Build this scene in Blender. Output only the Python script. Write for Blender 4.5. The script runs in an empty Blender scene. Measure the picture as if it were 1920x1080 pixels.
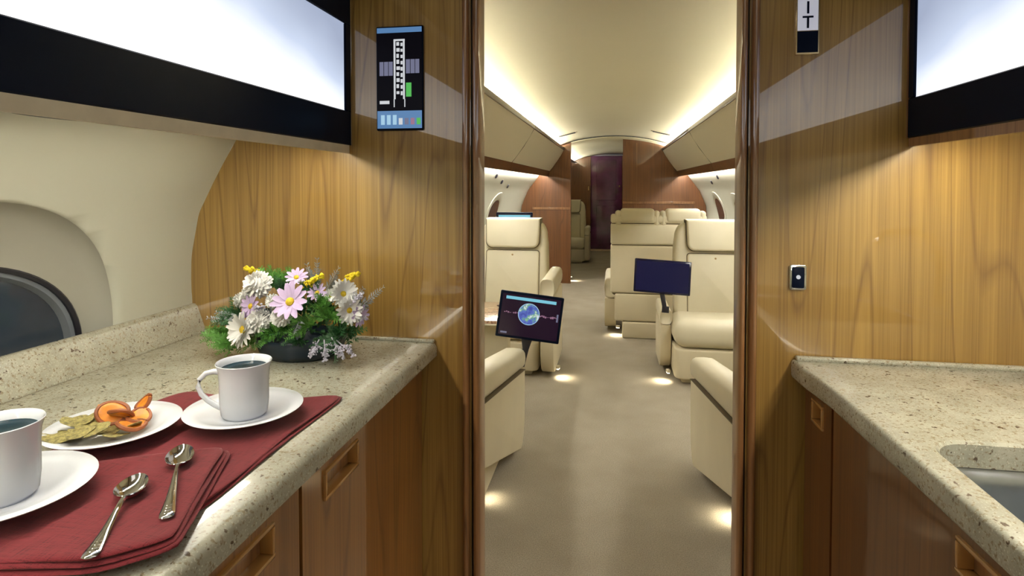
import bpy, bmesh, math, random
from mathutils import Vector, Matrix
random.seed(7)
C = bpy.context.scene.collection
SC = bpy.context.scene
PI = math.pi
# ------------------------------------------------------------------ camera, world, exposure
yaw, pit = math.radians(9.8), math.radians(1.6)
cam = bpy.data.objects.new('camera', bpy.data.cameras.new('camera'))
C.objects.link(cam)
fw = Vector((-math.sin(yaw)*math.cos(pit), math.cos(yaw)*math.cos(pit), -math.sin(pit)))
rt = Vector((math.cos(yaw), math.sin(yaw), 0)); up = rt.cross(fw)
cam.matrix_world = Matrix(((rt.x, up.x, -fw.x, 0), (rt.y, up.y, -fw.y, 0), (rt.z, up.z, -fw.z, 1.22), (0, 0, 0, 1)))
cam.data.sensor_width = 36; cam.data.lens = 1100/1920*36
cam.data.shift_y = -161.3/1920; cam.data.clip_start = .02
SC.camera = cam
W = bpy.data.worlds.new('World'); SC.world = W; W.use_nodes = True
W.node_tree.nodes['Background'].inputs[0].default_value = (.02, .025, .04, 1)   # night outside
SC.view_settings.view_transform = 'Standard'; SC.view_settings.look = 'None'
SC.view_settings.exposure = 0.0; SC.view_settings.gamma = 1; SC.view_settings.use_curve_mapping = False
SC.cycles.max_bounces = 8; SC.cycles.diffuse_bounces = 5; SC.cycles.glossy_bounces = 4
SC.cycles.sample_clamp_indirect = 4; SC.cycles.use_denoising = True
SC.cycles.caustics_reflective = False; SC.cycles.caustics_refractive = False
# light levels (lamp outputs; the galley ceiling one is an unseen, added lamp)
COVE, WASH, UNDERCAB, GALLEYFILL, PANEL, FLOORLAMP = 150.0, 90.0, 46.0, 1.0, 2.5, 1.9

# ------------------------------------------------------------------ materials
def srgb(r, g, b):
    f = lambda c: (c/255/12.92) if c/255 <= .04045 else ((c/255+.055)/1.055)**2.4
    return (f(r), f(g), f(b), 1)
class N:
    """small node-graph helper"""
    def __init__(s, name):
        s.m = bpy.data.materials.new(name); s.m.use_nodes = True
        s.t = s.m.node_tree; s.p = s.t.nodes['Principled BSDF']
    def n(s, typ, **k):
        nd = s.t.nodes.new(typ)
        for a, v in k.items():
            if a.startswith('i_'): nd.inputs[int(a[2:])].default_value = v
            else: setattr(nd, a, v)
        return nd
    def l(s, a, b): s.t.links.new(a, b)
    def coord(s, scale, src='Object'):
        tc = s.n('ShaderNodeTexCoord'); mp = s.n('ShaderNodeMapping')
        mp.inputs['Scale'].default_value = scale
        s.l(tc.outputs[src], mp.inputs[0]); return mp.outputs[0]
    def noise(s, vec, scale=1, detail=3, rough=.5, dist=0):
        nd = s.n('ShaderNodeTexNoise'); nd.inputs['Scale'].default_value = scale
        nd.inputs['Detail'].default_value = detail; nd.inputs['Roughness'].default_value = rough
        nd.inputs['Distortion'].default_value = dist
        s.l(vec, nd.inputs['Vector']); return nd.outputs['Fac']
    def ramp(s, fac, stops):
        r = s.n('ShaderNodeValToRGB'); e = r.color_ramp.elements
        while len(e) < len(stops): e.new(.5)
        for el, (p, c) in zip(e, stops): el.position = p; el.color = c
        s.l(fac, r.inputs[0]); return r.outputs[0]
    def mix(s, fac, a, b, mode='MIX'):
        m = s.n('ShaderNodeMix', data_type='RGBA', blend_type=mode)
        for sock, v in ((m.inputs[0], fac), (m.inputs[6], a), (m.inputs[7], b)):
            if hasattr(v, 'is_linked'): s.l(v, sock)
            else: sock.default_value = v
        return m.outputs[2]
    def math(s, op, a, b=0):
        m = s.n('ShaderNodeMath', operation=op)
        for sock, v in zip(m.inputs, (a, b)):
            if hasattr(v, 'is_linked'): s.l(v, sock)
            else: sock.default_value = v
        return m.outputs[0]
    def bump(s, h, strength=.2, dist=.002):
        b = s.n('ShaderNodeBump'); b.inputs['Strength'].default_value = strength
        b.inputs['Distance'].default_value = dist
        s.l(h, b.inputs['Height']); s.l(b.outputs[0], s.p.inputs['Normal'])
def plain(name, col, rough=.5, metal=0, coat=0, emit=None, es=0, spec=.5, var=.06, vscale=30):
    k = N(name); p = k.p
    nz = k.noise(k.coord((1, 1, 1)), vscale, 3)
    dk = tuple(c*(1-var) for c in col[:3])+(1,); lt = tuple(min(1, c*(1+var)) for c in col[:3])+(1,)
    k.l(k.ramp(nz, [(.3, dk), (.7, lt)]), p.inputs['Base Color'])
    p.inputs['Roughness'].default_value = rough; p.inputs['Metallic'].default_value = metal
    p.inputs['Coat Weight'].default_value = coat; p.inputs['Coat Roughness'].default_value = .03
    p.inputs['Specular IOR Level'].default_value = spec
    if emit:
        p.inputs['Emission Color'].default_value = emit; p.inputs['Emission Strength'].default_value = es
    return k.m
def wood(name, light, dark, line, coat=1.0, z=1.0, seed=0.0, rough=.38, ior=1.75):
    """vertical-grain varnished veneer: streaks, broad bands and thin cathedral lines"""
    k = N(name)
    tc = k.n('ShaderNodeTexCoord'); mp = k.n('ShaderNodeMapping')
    mp.inputs['Location'].default_value = (seed, seed*1.7, seed*.6)
    k.l(tc.outputs['Object'], mp.inputs[0])
    def sc(v):
        m = k.n('ShaderNodeVectorMath', operation='MULTIPLY'); k.l(mp.outputs[0], m.inputs[0])
        m.inputs[1].default_value = v; return m.outputs[0]
    fine = k.noise(sc((230, 230, 2.0*z)), 1, 4, .6)
    mid = k.noise(sc((38, 38, .9*z)), 1, 3, .55)
    broad = k.noise(sc((7, 7, .5*z)), 1, 2)
    rings = k.noise(sc((5.2, 5.2, .34*z)), 1, 1.4, .45, .2)
    pp = k.n('ShaderNodeMath', operation='PINGPONG'); k.l(k.math('MULTIPLY', rings, 15), pp.inputs[0]); pp.inputs[1].default_value = .5
    s = k.math('ADD', k.math('MULTIPLY', fine, .62), k.math('ADD', k.math('MULTIPLY', mid, .45), k.math('MULTIPLY', broad, .35)))
    base = k.ramp(s, [(.55, dark), (.86, light)])
    ln = k.ramp(pp.outputs[0], [(.0, (1, 1, 1, 1)), (.035, (.55, .55, .55, 1)), (.09, (0, 0, 0, 1))])
    lnm = k.math('MULTIPLY', ln, k.math('MULTIPLY', mid, .95))
    k.l(k.mix(lnm, base, line), k.p.inputs['Base Color'])
    k.p.inputs['Roughness'].default_value = rough
    k.p.inputs['Coat Weight'].default_value = coat; k.p.inputs['Coat Roughness'].default_value = .02; k.p.inputs['Coat IOR'].default_value = ior
    return k.m
WOOD = wood('honey_veneer', (.42, .25, .060, 1), (.235, .127, .027, 1), (.11, .043, .009, 1), seed=1.3)
WOODR = wood('honey_veneer_right', (.42, .25, .060, 1), (.235, .127, .027, 1), (.11, .043, .009, 1), seed=5.9)
WOODC = wood('cabinet_veneer', (.30, .125, .027, 1), (.17, .062, .012, 1), (.08, .026, .006, 1), coat=.7, seed=2.2)
WOODD = wood('cherry_veneer', (.165, .062, .015, 1), (.092, .032, .008, 1), (.06, .016, .005, 1), coat=.5, seed=3.1, ior=1.45)
WOODT = wood('dark_moulding', (.30, .145, .055, 1), (.17, .072, .026, 1), (.05, .014, .005, 1), seed=4.4)
WOODL = plain('light_lip', (.42, .21, .06, 1), .25, coat=1)
GROOVE = plain('groove_black', (.012, .008, .006, 1), .5)
k = N('speckled_stone')
v = k.coord((1, 1, 1))
n1 = k.noise(v, 22, 4, .6); n2 = k.noise(v, 210, 2, .55); n3 = k.noise(v, 95, 2, .5); n4 = k.noise(v, 430, 1)
c = k.ramp(n1, [(.3, srgb(158, 156, 140)), (.7, srgb(184, 181, 164))])
c = k.mix(k.ramp(n2, [(.56, (0, 0, 0, 1)), (.66, (1, 1, 1, 1))]), c, srgb(142, 130, 106))
c = k.mix(k.ramp(n3, [(.66, (0, 0, 0, 1)), (.70, (1, 1, 1, 1))]), c, srgb(92, 78, 64))
c = k.mix(k.ramp(n4, [(.6, (0, 0, 0, 1)), (.72, (.7, .7, .7, 1))]), c, srgb(214, 211, 194))
k.l(c, k.p.inputs['Base Color']); k.p.inputs['Roughness'].default_value = .22
k.p.inputs['Coat Weight'].default_value = .3
STONE = k.m
k = N('beige_carpet')
v = k.coord((1, 1, 1))
n1 = k.noise(v, 260, 3, .7); n2 = k.noise(v, 5, 3)
c = k.ramp(n1, [(.3, srgb(130, 122, 108)), (.7, srgb(180, 170, 153))])
c = k.mix(k.ramp(n2, [(.3, (0, 0, 0, 1)), (.75, (.35, .35, .35, 1))]), c, srgb(122, 112, 96))
k.l(c, k.p.inputs['Base Color']); k.p.inputs['Roughness'].default_value = .95; k.p.inputs['Specular IOR Level'].default_value = .1
k.bump(n1, .6, .006); CARPET = k.m
def leather(name, col, rough=.42):
    k = N(name); v = k.coord((1, 1, 1)); n1 = k.noise(v, 400, 2); n2 = k.noise(v, 6, 2)
    k.l(k.ramp(n2, [(.3, tuple(x*.95 for x in col[:3])+(1,)), (.7, col)]), k.p.inputs['Base Color'])
    k.p.inputs['Roughness'].default_value = rough; k.bump(n1, .08, .001); return k.m
LEATHER = leather('cream_leather', srgb(224, 215, 188))
LEATHERP = leather('shell_leather', srgb(210, 199, 170), .5)
LINER = plain('cream_liner', srgb(198, 198, 182), .6, var=.015, vscale=2)
REVEAL = plain('grey_reveal', srgb(170, 168, 156), .55, var=.02, vscale=3)
BINM = plain('bin_fabric', srgb(238, 232, 218), .7, var=.03, vscale=300)
CEIL = plain('ceiling_liner', srgb(206, 199, 170), .7, var=.01, vscale=2)
BLACK = plain('black_gloss', (.003, .006, .017, 1), .35, coat=.0, spec=.05)
NAVY = plain('navy_gloss', (.004, .005, .03, 1), .12, spec=.4)
DARKP = plain('dark_plastic', (.012, .012, .02, 1), .35)
STEEL = plain('brushed_steel', (.50, .53, .56, 1), .28, 1)
SILVER = plain('polished_silver', (.80, .79, .76, 1), .10, 1)
GOLD = plain('satin_brass', (.75, .55, .28, 1), .25, 1)
CHINA = plain('white_china', (.86, .89, .96, 1), .12, coat=.6, var=.01)
COFFEE = plain('black_coffee', (.003, .022, .035, 1), .15, spec=.12)
NAVYP = plain('dark_navy_bowl', (.006, .018, .035, 1), .3)
GLASS = plain('dark_window_glass', (.035, .048, .07, 1), .06, coat=1)
PURPLE = plain('purple_lacquer', (.075, .013, .065, 1), .12, coat=1, var=.4, vscale=6)
WHITEP = plain('white_plastic', (.75, .75, .78, 1), .4)
SIGNW = plain('sign_white', (.75, .76, .85, 1), .4, emit=(.8, .82, 1, 1), es=.25)
k = N('burgundy_linen'); v = k.coord((1, 1, 1))
n1 = k.noise(k.coord((40, 1500, 300)), 1, 3); n2 = k.noise(k.coord((1500, 40, 300)), 1, 3)
nn = k.math('ADD', n1, n2)
k.l(k.ramp(nn, [(.75, srgb(78, 18, 25)), (1.25, srgb(118, 34, 42))]), k.p.inputs['Base Color'])
k.p.inputs['Roughness'].default_value = .8; k.p.inputs['Specular IOR Level'].default_value = .2
k.p.inputs['Sheen Weight'].default_value = .15; k.bump(nn, .25, .001); LINEN = k.m
def emitter(name, col, s, soft=None):
    k = N(name); p = k.p; p.inputs['Base Color'].default_value = (.006, .006, .008, 1); p.inputs['Roughness'].default_value = .2; p.inputs['Specular IOR Level'].default_value = .25
    if soft:
        nz = k.noise(k.coord((1, 1.5, 3)), 2.2, 2, .4)
        k.l(k.ramp(nz, [(.36, soft), (.58, col)]), p.inputs['Emission Color'])
    else: p.inputs['Emission Color'].default_value = col
    p.inputs['Emission Strength'].default_value = s; return k.m
COVEM = emitter('cove_lamp', (1, .95, .82, 1), COVE)
WASHM = emitter('wash_lamp', (1, .96, .86, 1), WASH)
UNDERR = emitter('under_cabinet_lamp_right', (1, .94, .78, 1), UNDERCAB*2.5)
UNDERM = emitter('under_cabinet_lamp', (1, .94, .78, 1), UNDERCAB)
GALM = emitter('added_galley_lamp', (1, .95, .88, 1), GALLEYFILL)
k = N('backlit_frosted_panel')      # glow falloff put into the emission colour: grey-blue upward and aft
tc = k.n('ShaderNodeTexCoord'); sp = k.n('ShaderNodeSeparateXYZ'); k.l(tc.outputs['Object'], sp.inputs[0])
fz = k.math('MULTIPLY', k.math('SUBTRACT', sp.outputs['Z'], .07), 2.6)
fy = k.math('MULTIPLY', k.math('MAXIMUM', k.math('SUBTRACT', sp.outputs['Y'], .35), 0), .75)
ff = k.math('ADD', k.math('ADD', fz, fy), k.math('MULTIPLY', k.noise(k.coord((1, 1.4, 3)), 2.4, 2, .4), .35))
k.l(k.ramp(ff, [(.38, (1, 1, 1, 1)), (.72, (.40, .46, .58, 1)), (1.0, (.24, .28, .38, 1))]), k.p.inputs['Emission Color'])
k.p.inputs['Emission Strength'].default_value = PANEL*.62; k.p.inputs['Base Color'].default_value = (.05, .05, .05, 1); PANELM = k.m
FLOORM = emitter('floor_lamp_lens', (1, .92, .70, 1), 14)
def scr(name, r, g, b, s=1.0): return emitter(name, srgb(r, g, b), s)
S_BLUE = scr('screen_blue', 96, 140, 190, .8); S_LBLUE = scr('screen_light_blue', 170, 210, 235, .9); S_DK = scr('screen_dark', 10, 8, 14, .6)
S_GREY = scr('screen_grey', 130, 132, 160, .7); S_WHITE = scr('screen_white', 225, 228, 232, .8); S_GREEN = scr('screen_green', 90, 200, 90, .8)
S_PURP = scr('screen_purple', 38, 14, 40, .6); S_DK.node_tree.nodes['Principled BSDF'].inputs['Specular IOR Level'].default_value = .03
S_NAVY = scr('screen_navy', 14, 15, 52, 1.0); S_CYAN = scr('screen_cyan', 130, 205, 225, .9); S_PINK = scr('screen_pink', 190, 140, 170, .6)
k = N('screen_globe'); nz = k.noise(k.coord((1, 1, 1)), 34, 4, .6)
k.p.inputs['Base Color'].default_value = (.02, .02, .05, 1)
k.l(k.ramp(nz, [(.36, srgb(50, 70, 165)), (.5, srgb(90, 115, 200)), (.56, srgb(110, 180, 110)), (.64, srgb(225, 230, 245))]), k.p.inputs['Emission Color'])
k.p.inputs['Emission Strength'].default_value = .85; S_GLOBE = k.m
k = N('burl_top'); v = k.coord((1, 1, 1))
nz = k.noise(v, 14, 4, .65, 1.8)
k.l(k.ramp(nz, [(.4, srgb(205, 178, 146)), (.5, srgb(196, 160, 130)), (.56, srgb(120, 74, 58)), (.61, srgb(200, 172, 138))]), k.p.inputs['Base Color'])
k.p.inputs['Roughness'].default_value = .2; k.p.inputs['Coat Weight'].default_value = .6; BURL = k.m
PETALW = plain('white_petal', (.93, .93, .91, 1), .6, var=.05); PETALL = plain('lilac_petal', (.64, .50, .77, 1), .6, var=.12)
POLLEN = plain('yellow_pollen', (.72, .52, .03, 1), .7, var=.2, vscale=300); YELLOW = plain('yellow_blossom', (.85, .66, .02, 1), .7)
LEAF = plain('fern_green', (.11, .30, .05, 1), .55, var=.4, vscale=60); LEAFD = plain('deep_green', (.035, .125, .04, 1), .5, var=.4, vscale=60)
SAGE = plain('grey_sage', (.36, .39, .42, 1), .7, var=.25, vscale=100); LAV = plain('pale_lavender_sprig', (.58, .56, .68, 1), .7, var=.2, vscale=100)
APRI = plain('orange_dried_fruit', (.75, .26, .025, 1), .4, var=.3, vscale=60); PEEL = plain('brown_rind', (.30, .09, .03, 1), .5, var=.3)
CHIP = plain('golden_green_chip', (.27, .23, .08, 1), .7, var=.5, vscale=260)

# ------------------------------------------------------------------ mesh helpers
def finish(bm, name, mat, parent=None, ang=38, loc=None):
    bmesh.ops.recalc_face_normals(bm, faces=bm.faces)
    me = bpy.data.meshes.new(name); bm.to_mesh(me); bm.free()
    for f in me.polygons: f.use_smooth = True
    me.set_sharp_from_angle(angle=math.radians(ang))
    o = bpy.data.objects.new(name, me); C.objects.link(o)
    if isinstance(mat, (list, tuple)):
        for m in mat: me.materials.append(m)
    else: me.materials.append(mat)
    if parent: o.parent = parent
    if loc: o.location = loc
    return o
def tag(o, label=None, cat=None, group=None, kind=None):
    if label: o['label'] = label
    if cat: o['category'] = cat
    if group: o['group'] = group
    if kind: o['kind'] = kind
    return o
def empty(name, loc, label, cat, rz=0, group=None):
    o = bpy.data.objects.new(name, None); C.objects.link(o); o.location = loc; o.rotation_euler = (0, 0, rz)
    o.empty_display_size = .05
    return tag(o, label, cat, group)
def struct(bm, name, mat, ang=38):
    return tag(finish(bm, name, mat, None, ang), kind='structure')
def rbox(bm, x0, x1, y0, y1, z0, z1, r=0, seg=3, M=None):
    ret = bmesh.ops.create_cube(bm, size=1)
    vs = ret['verts']
    for vv in vs:
        vv.co = Vector(((x0+x1)/2+vv.co.x*(x1-x0), (y0+y1)/2+vv.co.y*(y1-y0), (z0+z1)/2+vv.co.z*(z1-z0)))
    if M:
        for vv in vs: vv.co = M @ vv.co
    if r > 0:
        r = min(r, .49*min(x1-x0, y1-y0, z1-z0))
        es = list({e for vv in vs for e in vv.link_edges})
        bmesh.ops.bevel(bm, geom=es, offset=r, segments=seg, profile=.5, affect='EDGES', clamp_overlap=True)
    return bm
def box(x0, x1, y0, y1, z0, z1, r=0, seg=3, M=None):
    return rbox(bmesh.new(), x0, x1, y0, y1, z0, z1, r, seg, M)
def prism(pts, axis, a, b, r=0, seg=3, bm=None):
    """pts: 2-D outline; axis: extrusion axis 0 x (y,z), 1 y (x,z), 2 z (x,y)"""
    bm = bm or bmesh.new()
    def P(p, d):
        return ((d, p[0], p[1]), (p[0], d, p[1]), (p[0], p[1], d))[axis]
    A = [bm.verts.new(P(p, a)) for p in pts]; B = [bm.verts.new(P(p, b)) for p in pts]
    n = len(pts); f1 = bm.faces.new(A); f2 = bm.faces.new(B[::-1])
    for i in range(n): bm.faces.new((A[i], B[i], B[(i+1) % n], A[(i+1) % n]))
    if r > 0:
        es = list({e for f in (f1, f2) for e in f.edges})
        bmesh.ops.recalc_face_normals(bm, faces=bm.faces)
        bmesh.ops.bevel(bm, geom=es, offset=r, segments=seg, profile=.5, affect='EDGES', clamp_overlap=True)
    return bm
def rrect(x0, x1, y0, y1, r, n=5):
    out = []
    for cx, cy, a0 in ((x1-r, y1-r, 0), (x0+r, y1-r, PI/2), (x0+r, y0+r, PI), (x1-r, y0+r, 1.5*PI)):
        for i in range(n+1):
            a = a0+PI/2*i/n; out.append((cx+r*math.cos(a), cy+r*math.sin(a)))
    return out
def lathe(prof, n=40, bm=None, M=None):
    bm = bm or bmesh.new(); rings = []
    for r, z in prof:
        if r < 1e-6: rings.append([bm.verts.new((0, 0, z))])
        else: rings.append([bm.verts.new((r*math.cos(2*PI*i/n), r*math.sin(2*PI*i/n), z)) for i in range(n)])
    new = [q for rr in rings for q in rr]
    for a, b in zip(rings, rings[1:]):
        for i in range(n):
            j = (i+1) % n
            if len(a) == 1 and len(b) == 1: continue
            if len(a) == 1: bm.faces.new((a[0], b[i], b[j]))
            elif len(b) == 1: bm.faces.new((a[i], b[0], a[j]))
            else: bm.faces.new((a[i], b[i], b[j], a[j]))
    if M:
        for q in new: q.co = M @ q.co
    return bm
def tube(path, rad, n=8, bm=None, flat=1.0):
    bm = bm or bmesh.new(); path = [Vector(p) for p in path]; rings = []
    for i, p in enumerate(path):
        t = (path[min(i+1, len(path)-1)]-path[max(i-1, 0)]).normalized()
        ref = Vector((0, 0, 1)) if abs(t.z) < .9 else Vector((1, 0, 0))
        u = t.cross(ref).normalized(); w = u.cross(t)
        r = rad[i] if isinstance(rad, (list, tuple)) else rad
        rings.append([bm.verts.new(p+u*r*math.cos(2*PI*j/n)+w*r*flat*math.sin(2*PI*j/n)) for j in range(n)])
    for a, b in zip(rings, rings[1:]):
        for j in range(n): bm.faces.new((a[j], a[(j+1) % n], b[(j+1) % n], b[j]))
    bm.faces.new(rings[0][::-1]); bm.faces.new(rings[-1]); return bm
def loft(loops, cap0=False, cap1=False, bm=None):
    bm = bm or bmesh.new(); R = [[bm.verts.new(p) for p in lp] for lp in loops]
    for a, b in zip(R, R[1:]):
        for j in range(len(a)):
            i = (j+1) % len(a); bm.faces.new((a[j], a[i], b[i], b[j]))
    if cap0: bm.faces.new(R[0][::-1])
    if cap1: bm.faces.new(R[-1])
    return bm

# ------------------------------------------------------------------ the shell
YP, YB = 1.222, 1.247            # partition front and back
PROF = [(-.80, 1.385), (-.846, 1.335), (-.904, 1.242), (-.951, 1.155), (-.972, 1.055), (-.974, .98), (-.972, .93),
        (-.972, .70), (-.95, .40), (-.90, .12), (-.88, 0)]
CPROF = [(-.905, 1.40), (-.935, 1.32), (-1.055, 1.16), (-1.135, .97), (-1.15, .80), (-1.10, .40), (-1.03, .10), (-1.0, 0)]
def wx(z, SPROF=None):
    """sidewall half width (negative) at height z"""
    for (x0, z0), (x1, z1) in zip(SPROF or SPG, (SPROF or SPG)[1:]):
        if z1 <= z <= z0: return x0+(x1-x0)*(z0-z)/max(1e-9, z0-z1)
    for (x0, z0), (x1, z1) in zip(PROF, PROF[1:]):
        if z1 <= z <= z0: return x0+(x1-x0)*(z0-z)/(z0-z1)
    return PROF[0][0] if z > 1.3 else PROF[-1][0]
def ceil_z(x): return 1.83-(2.1-math.sqrt(max(0, 2.1**2-x*x)))
def smooth_prof(prof, m=6):
    out = []
    for i in range(len(prof)-1):
        p = [prof[max(0, min(len(prof)-1, i+d))] for d in (-1, 0, 1, 2)]
        for q in range(m):
            t = q/m
            out.append(tuple(.5*(2*p[1][k]+(p[2][k]-p[0][k])*t+(2*p[0][k]-5*p[1][k]+4*p[2][k]-p[3][k])*t*t+(3*p[1][k]-p[0][k]-3*p[2][k]+p[3][k])*t**3) for k in (0, 1)))
    return out+[prof[-1]]
def sidewall(sgn, y0, y1, name, hole=None):
    prof = smooth_prof([(-.55, 1.72), (-.66, 1.62), (-.745, 1.48)]+PROF if y1 < 2 else CPROF)
    bm = bmesh.new(); ny = 40 if hole else 1
    rows = []
    for off in (0, .006):
        rows.append([[bm.verts.new((sgn*(abs(x)+off), y0+(y1-y0)*j/ny, z)) for x, z in prof] for j in range(ny+1)])
    n = len(prof)
    for R, fl in zip(rows, (0, 1)):
        for j in range(ny):
            for i in range(n-1): bm.faces.new((R[j][i], R[j+1][i], R[j+1][i+1], R[j][i+1]))
    A, B = rows
    for j in range(ny):
        for i in (0, n-1): bm.faces.new((A[j][i], A[j+1][i], B[j+1][i], B[j][i]))
    for j in (0, ny):
        for i in range(n-1): bm.faces.new((A[j][i], A[j][i+1], B[j][i+1], B[j][i]))
    o = struct(bm, name, LINER, 30)
    if hole:
        cut = finish(prism([(y, z) for _, y, z in ell(*hole, 0, 96)], 0, -1.2, -.6), 'cutter', LINER)
        m = o.modifiers.new('cut', 'BOOLEAN'); m.operation = 'DIFFERENCE'; m.object = cut; m.solver = 'EXACT'
        dg = bpy.context.evaluated_depsgraph_get(); me = bpy.data.meshes.new_from_object(o.evaluated_get(dg))
        o.modifiers.clear(); o.data = me; bpy.data.objects.remove(cut)
    return o
def ell(cy, cz, a, b, x, n=72, e=2/2.3):
    return [(x, cy+a*math.copysign(abs(math.cos(2*PI*i/n))**e, math.cos(2*PI*i/n)), cz+b*math.copysign(abs(math.sin(2*PI*i/n))**e, math.sin(2*PI*i/n))) for i in range(n)]
SPG = smooth_prof([(-.745, 1.48)]+PROF); SPC = smooth_prof(CPROF)
HOLE = (.70, .965, .30, .232)
sidewall(-1, -.72, YP, 'wall_left_galley', HOLE)
sidewall(1, -.72, YP, 'wall_right_galley')
sidewall(-1, YB, 11.2, 'wall_left')
sidewall(1, YB, 11.2, 'wall_right')
struct(box(-1.06, 1.06, -.75, 11.25, -.05, 0), 'floor', CARPET)
def ceiling(y0, y1, name, dz=0, W=.86):
    bm = bmesh.new(); xs = [-W+2*W*i/28 for i in range(29)]
    V = [[bm.verts.new((x, y, ceil_z(x)+dz)) for x in xs] for y in (y0, y1)]
    for i in range(28): bm.faces.new((V[0][i], V[1][i], V[1][i+1], V[0][i+1]))
    o = struct(bm, name, CEIL, 60); m = o.modifiers.new('thick', 'SOLIDIFY'); m.thickness = .012; m.offset = 1
    return o
ceiling(YB, 7.3, 'ceiling'); ceiling(7.3, 11.2, 'ceiling_aft', -.018); ceiling(-.72, YP, 'ceiling_galley')
struct(box(-1.0, 1.0, -.76, -.72, 0, 1.86), 'wall_front', LINER)
# galley window: reveal, rim and dark pane
def ell(cy, cz, a, b, x, n=72, e=2/2.3):
    return [(x, cy+a*math.copysign(abs(math.cos(2*PI*i/n))**e, math.cos(2*PI*i/n)), cz+b*math.copysign(abs(math.sin(2*PI*i/n))**e, math.sin(2*PI*i/n))) for i in range(n)]
lp0 = [(wx(z)+.001, y, z) for _, y, z in ell(*HOLE, 0)]
mids = [(-.975, y, z) for _, y, z in ell(.70, .935, .283, .218, 0)]
w = tag(finish(loft([lp0, [(wx(z)-.008, y, z) for _, y, z in ell(.70, .963, .296, .230, 0)], [(-.992, y, z) for _, y, z in ell(.70, .945, .286, .222, 0)], ell(.70, .905, .268, .192, -1.008)]), 'window_1', REVEAL, ang=60), kind='structure')
finish(loft([ell(.70, .905, .268, .192, -1.008), ell(.70, .905, .264, .189, -1.005), ell(.70, .905, .258, .184, -1.008), ell(.70, .905, .257, .183, -1.016)]), 'window_rim', DARKP, w)
finish(loft([ell(.70, .905, .259, .185, -1.012), ell(.70, .905, .250, .177, -1.014), ell(.70, .905, .243, .171, -1.026)]), 'inner_ring', plain('blue_grey_ring', srgb(112, 118, 128), .35), w)
finish(loft([ell(.70, .905, .246, .174, -1.024), ell(.70, .905, .08, .06, -1.026)], cap1=True), 'pane', GLASS, w)

# partition between galley and cabin
def part_outline(sgn, xin, PROF=PROF):
    pts = [(xin, 0)]
    low = [(x, z) for x, z in PROF][::-1]
    pts += [(sgn*(abs(x)+.001), z) for x, z in low]
    xs = [.80, .7, .6, .5, .4, .3]
    pts += [(sgn*x, ceil_z(x)-.002) for x in xs if x > abs(xin)+.01] + [(xin, ceil_z(xin)-.002)]
    return pts
def ccw(p): return p
pl = struct(prism(part_outline(-1, -.30), 1, YP, YB), 'wall_partition_left', WOOD)
pr = struct(prism(part_outline(1, .262), 1, YP, YB), 'wall_partition_right', WOODR)
struct(box(-.30, .262, YP, YB, 1.74, 1.81), 'wall_partition_header', WOOD)
def moulding(x0, x1, name, sgn):
    """door post with two round beads and a dark groove between them"""
    w_ = x1-x0; pts = [(x0, YB+.004), (x0, YP+.004)]
    def bead(a, b, d):
        return [(a+(b-a)*(.5-.5*math.cos(PI*i/7)), YP-.002-d*math.sin(PI*i/7)) for i in range(8)]
    pts += bead(x0+w_*.04, x0+w_*.40, .011)+[(x0+w_*.43, YP+.012), (x0+w_*.54, YP+.012)]+bead(x0+w_*.57, x0+w_*.97, .013)
    pts += [(x1, YP+.004), (x1, YB+.004)]
    bm = prism(pts, 2, 0, 1.765)
    o = struct(bm, name, WOODT, 50)
    return o
moulding(-.320, -.277, 'trim_1', 1); moulding(.243, .282, 'trim_2', -1)
finish(box(-.302, -.297, YP+.006, YP+.014, 0, 1.76), 'groove', GROOVE, bpy.data.objects['trim_1'])
finish(box(.2595, .265, YP+.006, YP+.014, 0, 1.76), 'groove', GROOVE, bpy.data.objects['trim_2'])
struct(box(-.277, .243, YP, YB+.004, 1.735, 1.765), 'trim_3', WOODT)

# bulkheads and far end
struct(prism(part_outline(-1, -.52, CPROF), 1, 7.3, 7.36), 'wall_bulkhead_left', WOODD)
struct(prism(part_outline(1, .118, CPROF), 1, 7.6, 7.66), 'wall_bulkhead_right', WOODD)
far = part_outline(-1, -.42, CPROF); struct(prism(far, 1, 11.1, 11.16), 'wall_back_left', WOODD)
struct(prism(part_outline(1, .16, CPROF), 1, 11.1, 11.16), 'wall_back_right', WOODD)
d = struct(box(-.42, .16, 11.12, 11.15, .02, 1.772, .004, 1), 'door_1', PURPLE)
finish(box(.10, .125, 11.105, 11.12, 1.19, 1.22, .006, 2), 'latch', GOLD, d)
finish(box(-.31, .05, 11.115, 11.12, .95, 1.70, .002, 1), 'raised_panel', PURPLE, d)
finish(box(-.31, .05, 11.115, 11.12, .12, .85, .002, 1), 'raised_panel', PURPLE, d)
struct(box(-.42, .16, 11.02, 11.1, 0, .03, .004, 1), 'trim_4', plain('pale_sill', srgb(200, 176, 150), .5))
struct(box(-.43, .17, 11.08, 11.1, 1.772, 1.80), 'trim_5', plain('grey_lintel', srgb(120, 112, 120), .5))
t = tag(finish(box(-.47, -.445, 11.085, 11.1, 1.13, 1.21, .003, 1), 'wall_switch_plate', GOLD), 'small brass plate on the wood beside the far purple door', 'switch')
# right bulkhead: raised strip and closet seam
finish(box(.285, .295, 7.594, 7.6, .0, 1.76), 'panel_seam', WOODT, bpy.data.objects['wall_bulkhead_right'])
finish(box(.118, 1.0, 7.588, 7.6, .99, 1.02, .003, 1), 'rail', WOODT, bpy.data.objects['wall_bulkhead_right'])
finish(box(-1.0, -.52, 7.288, 7.3, .92, .95, .003, 1), 'rail', WOODT, bpy.data.objects['wall_bulkhead_left'])

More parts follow.
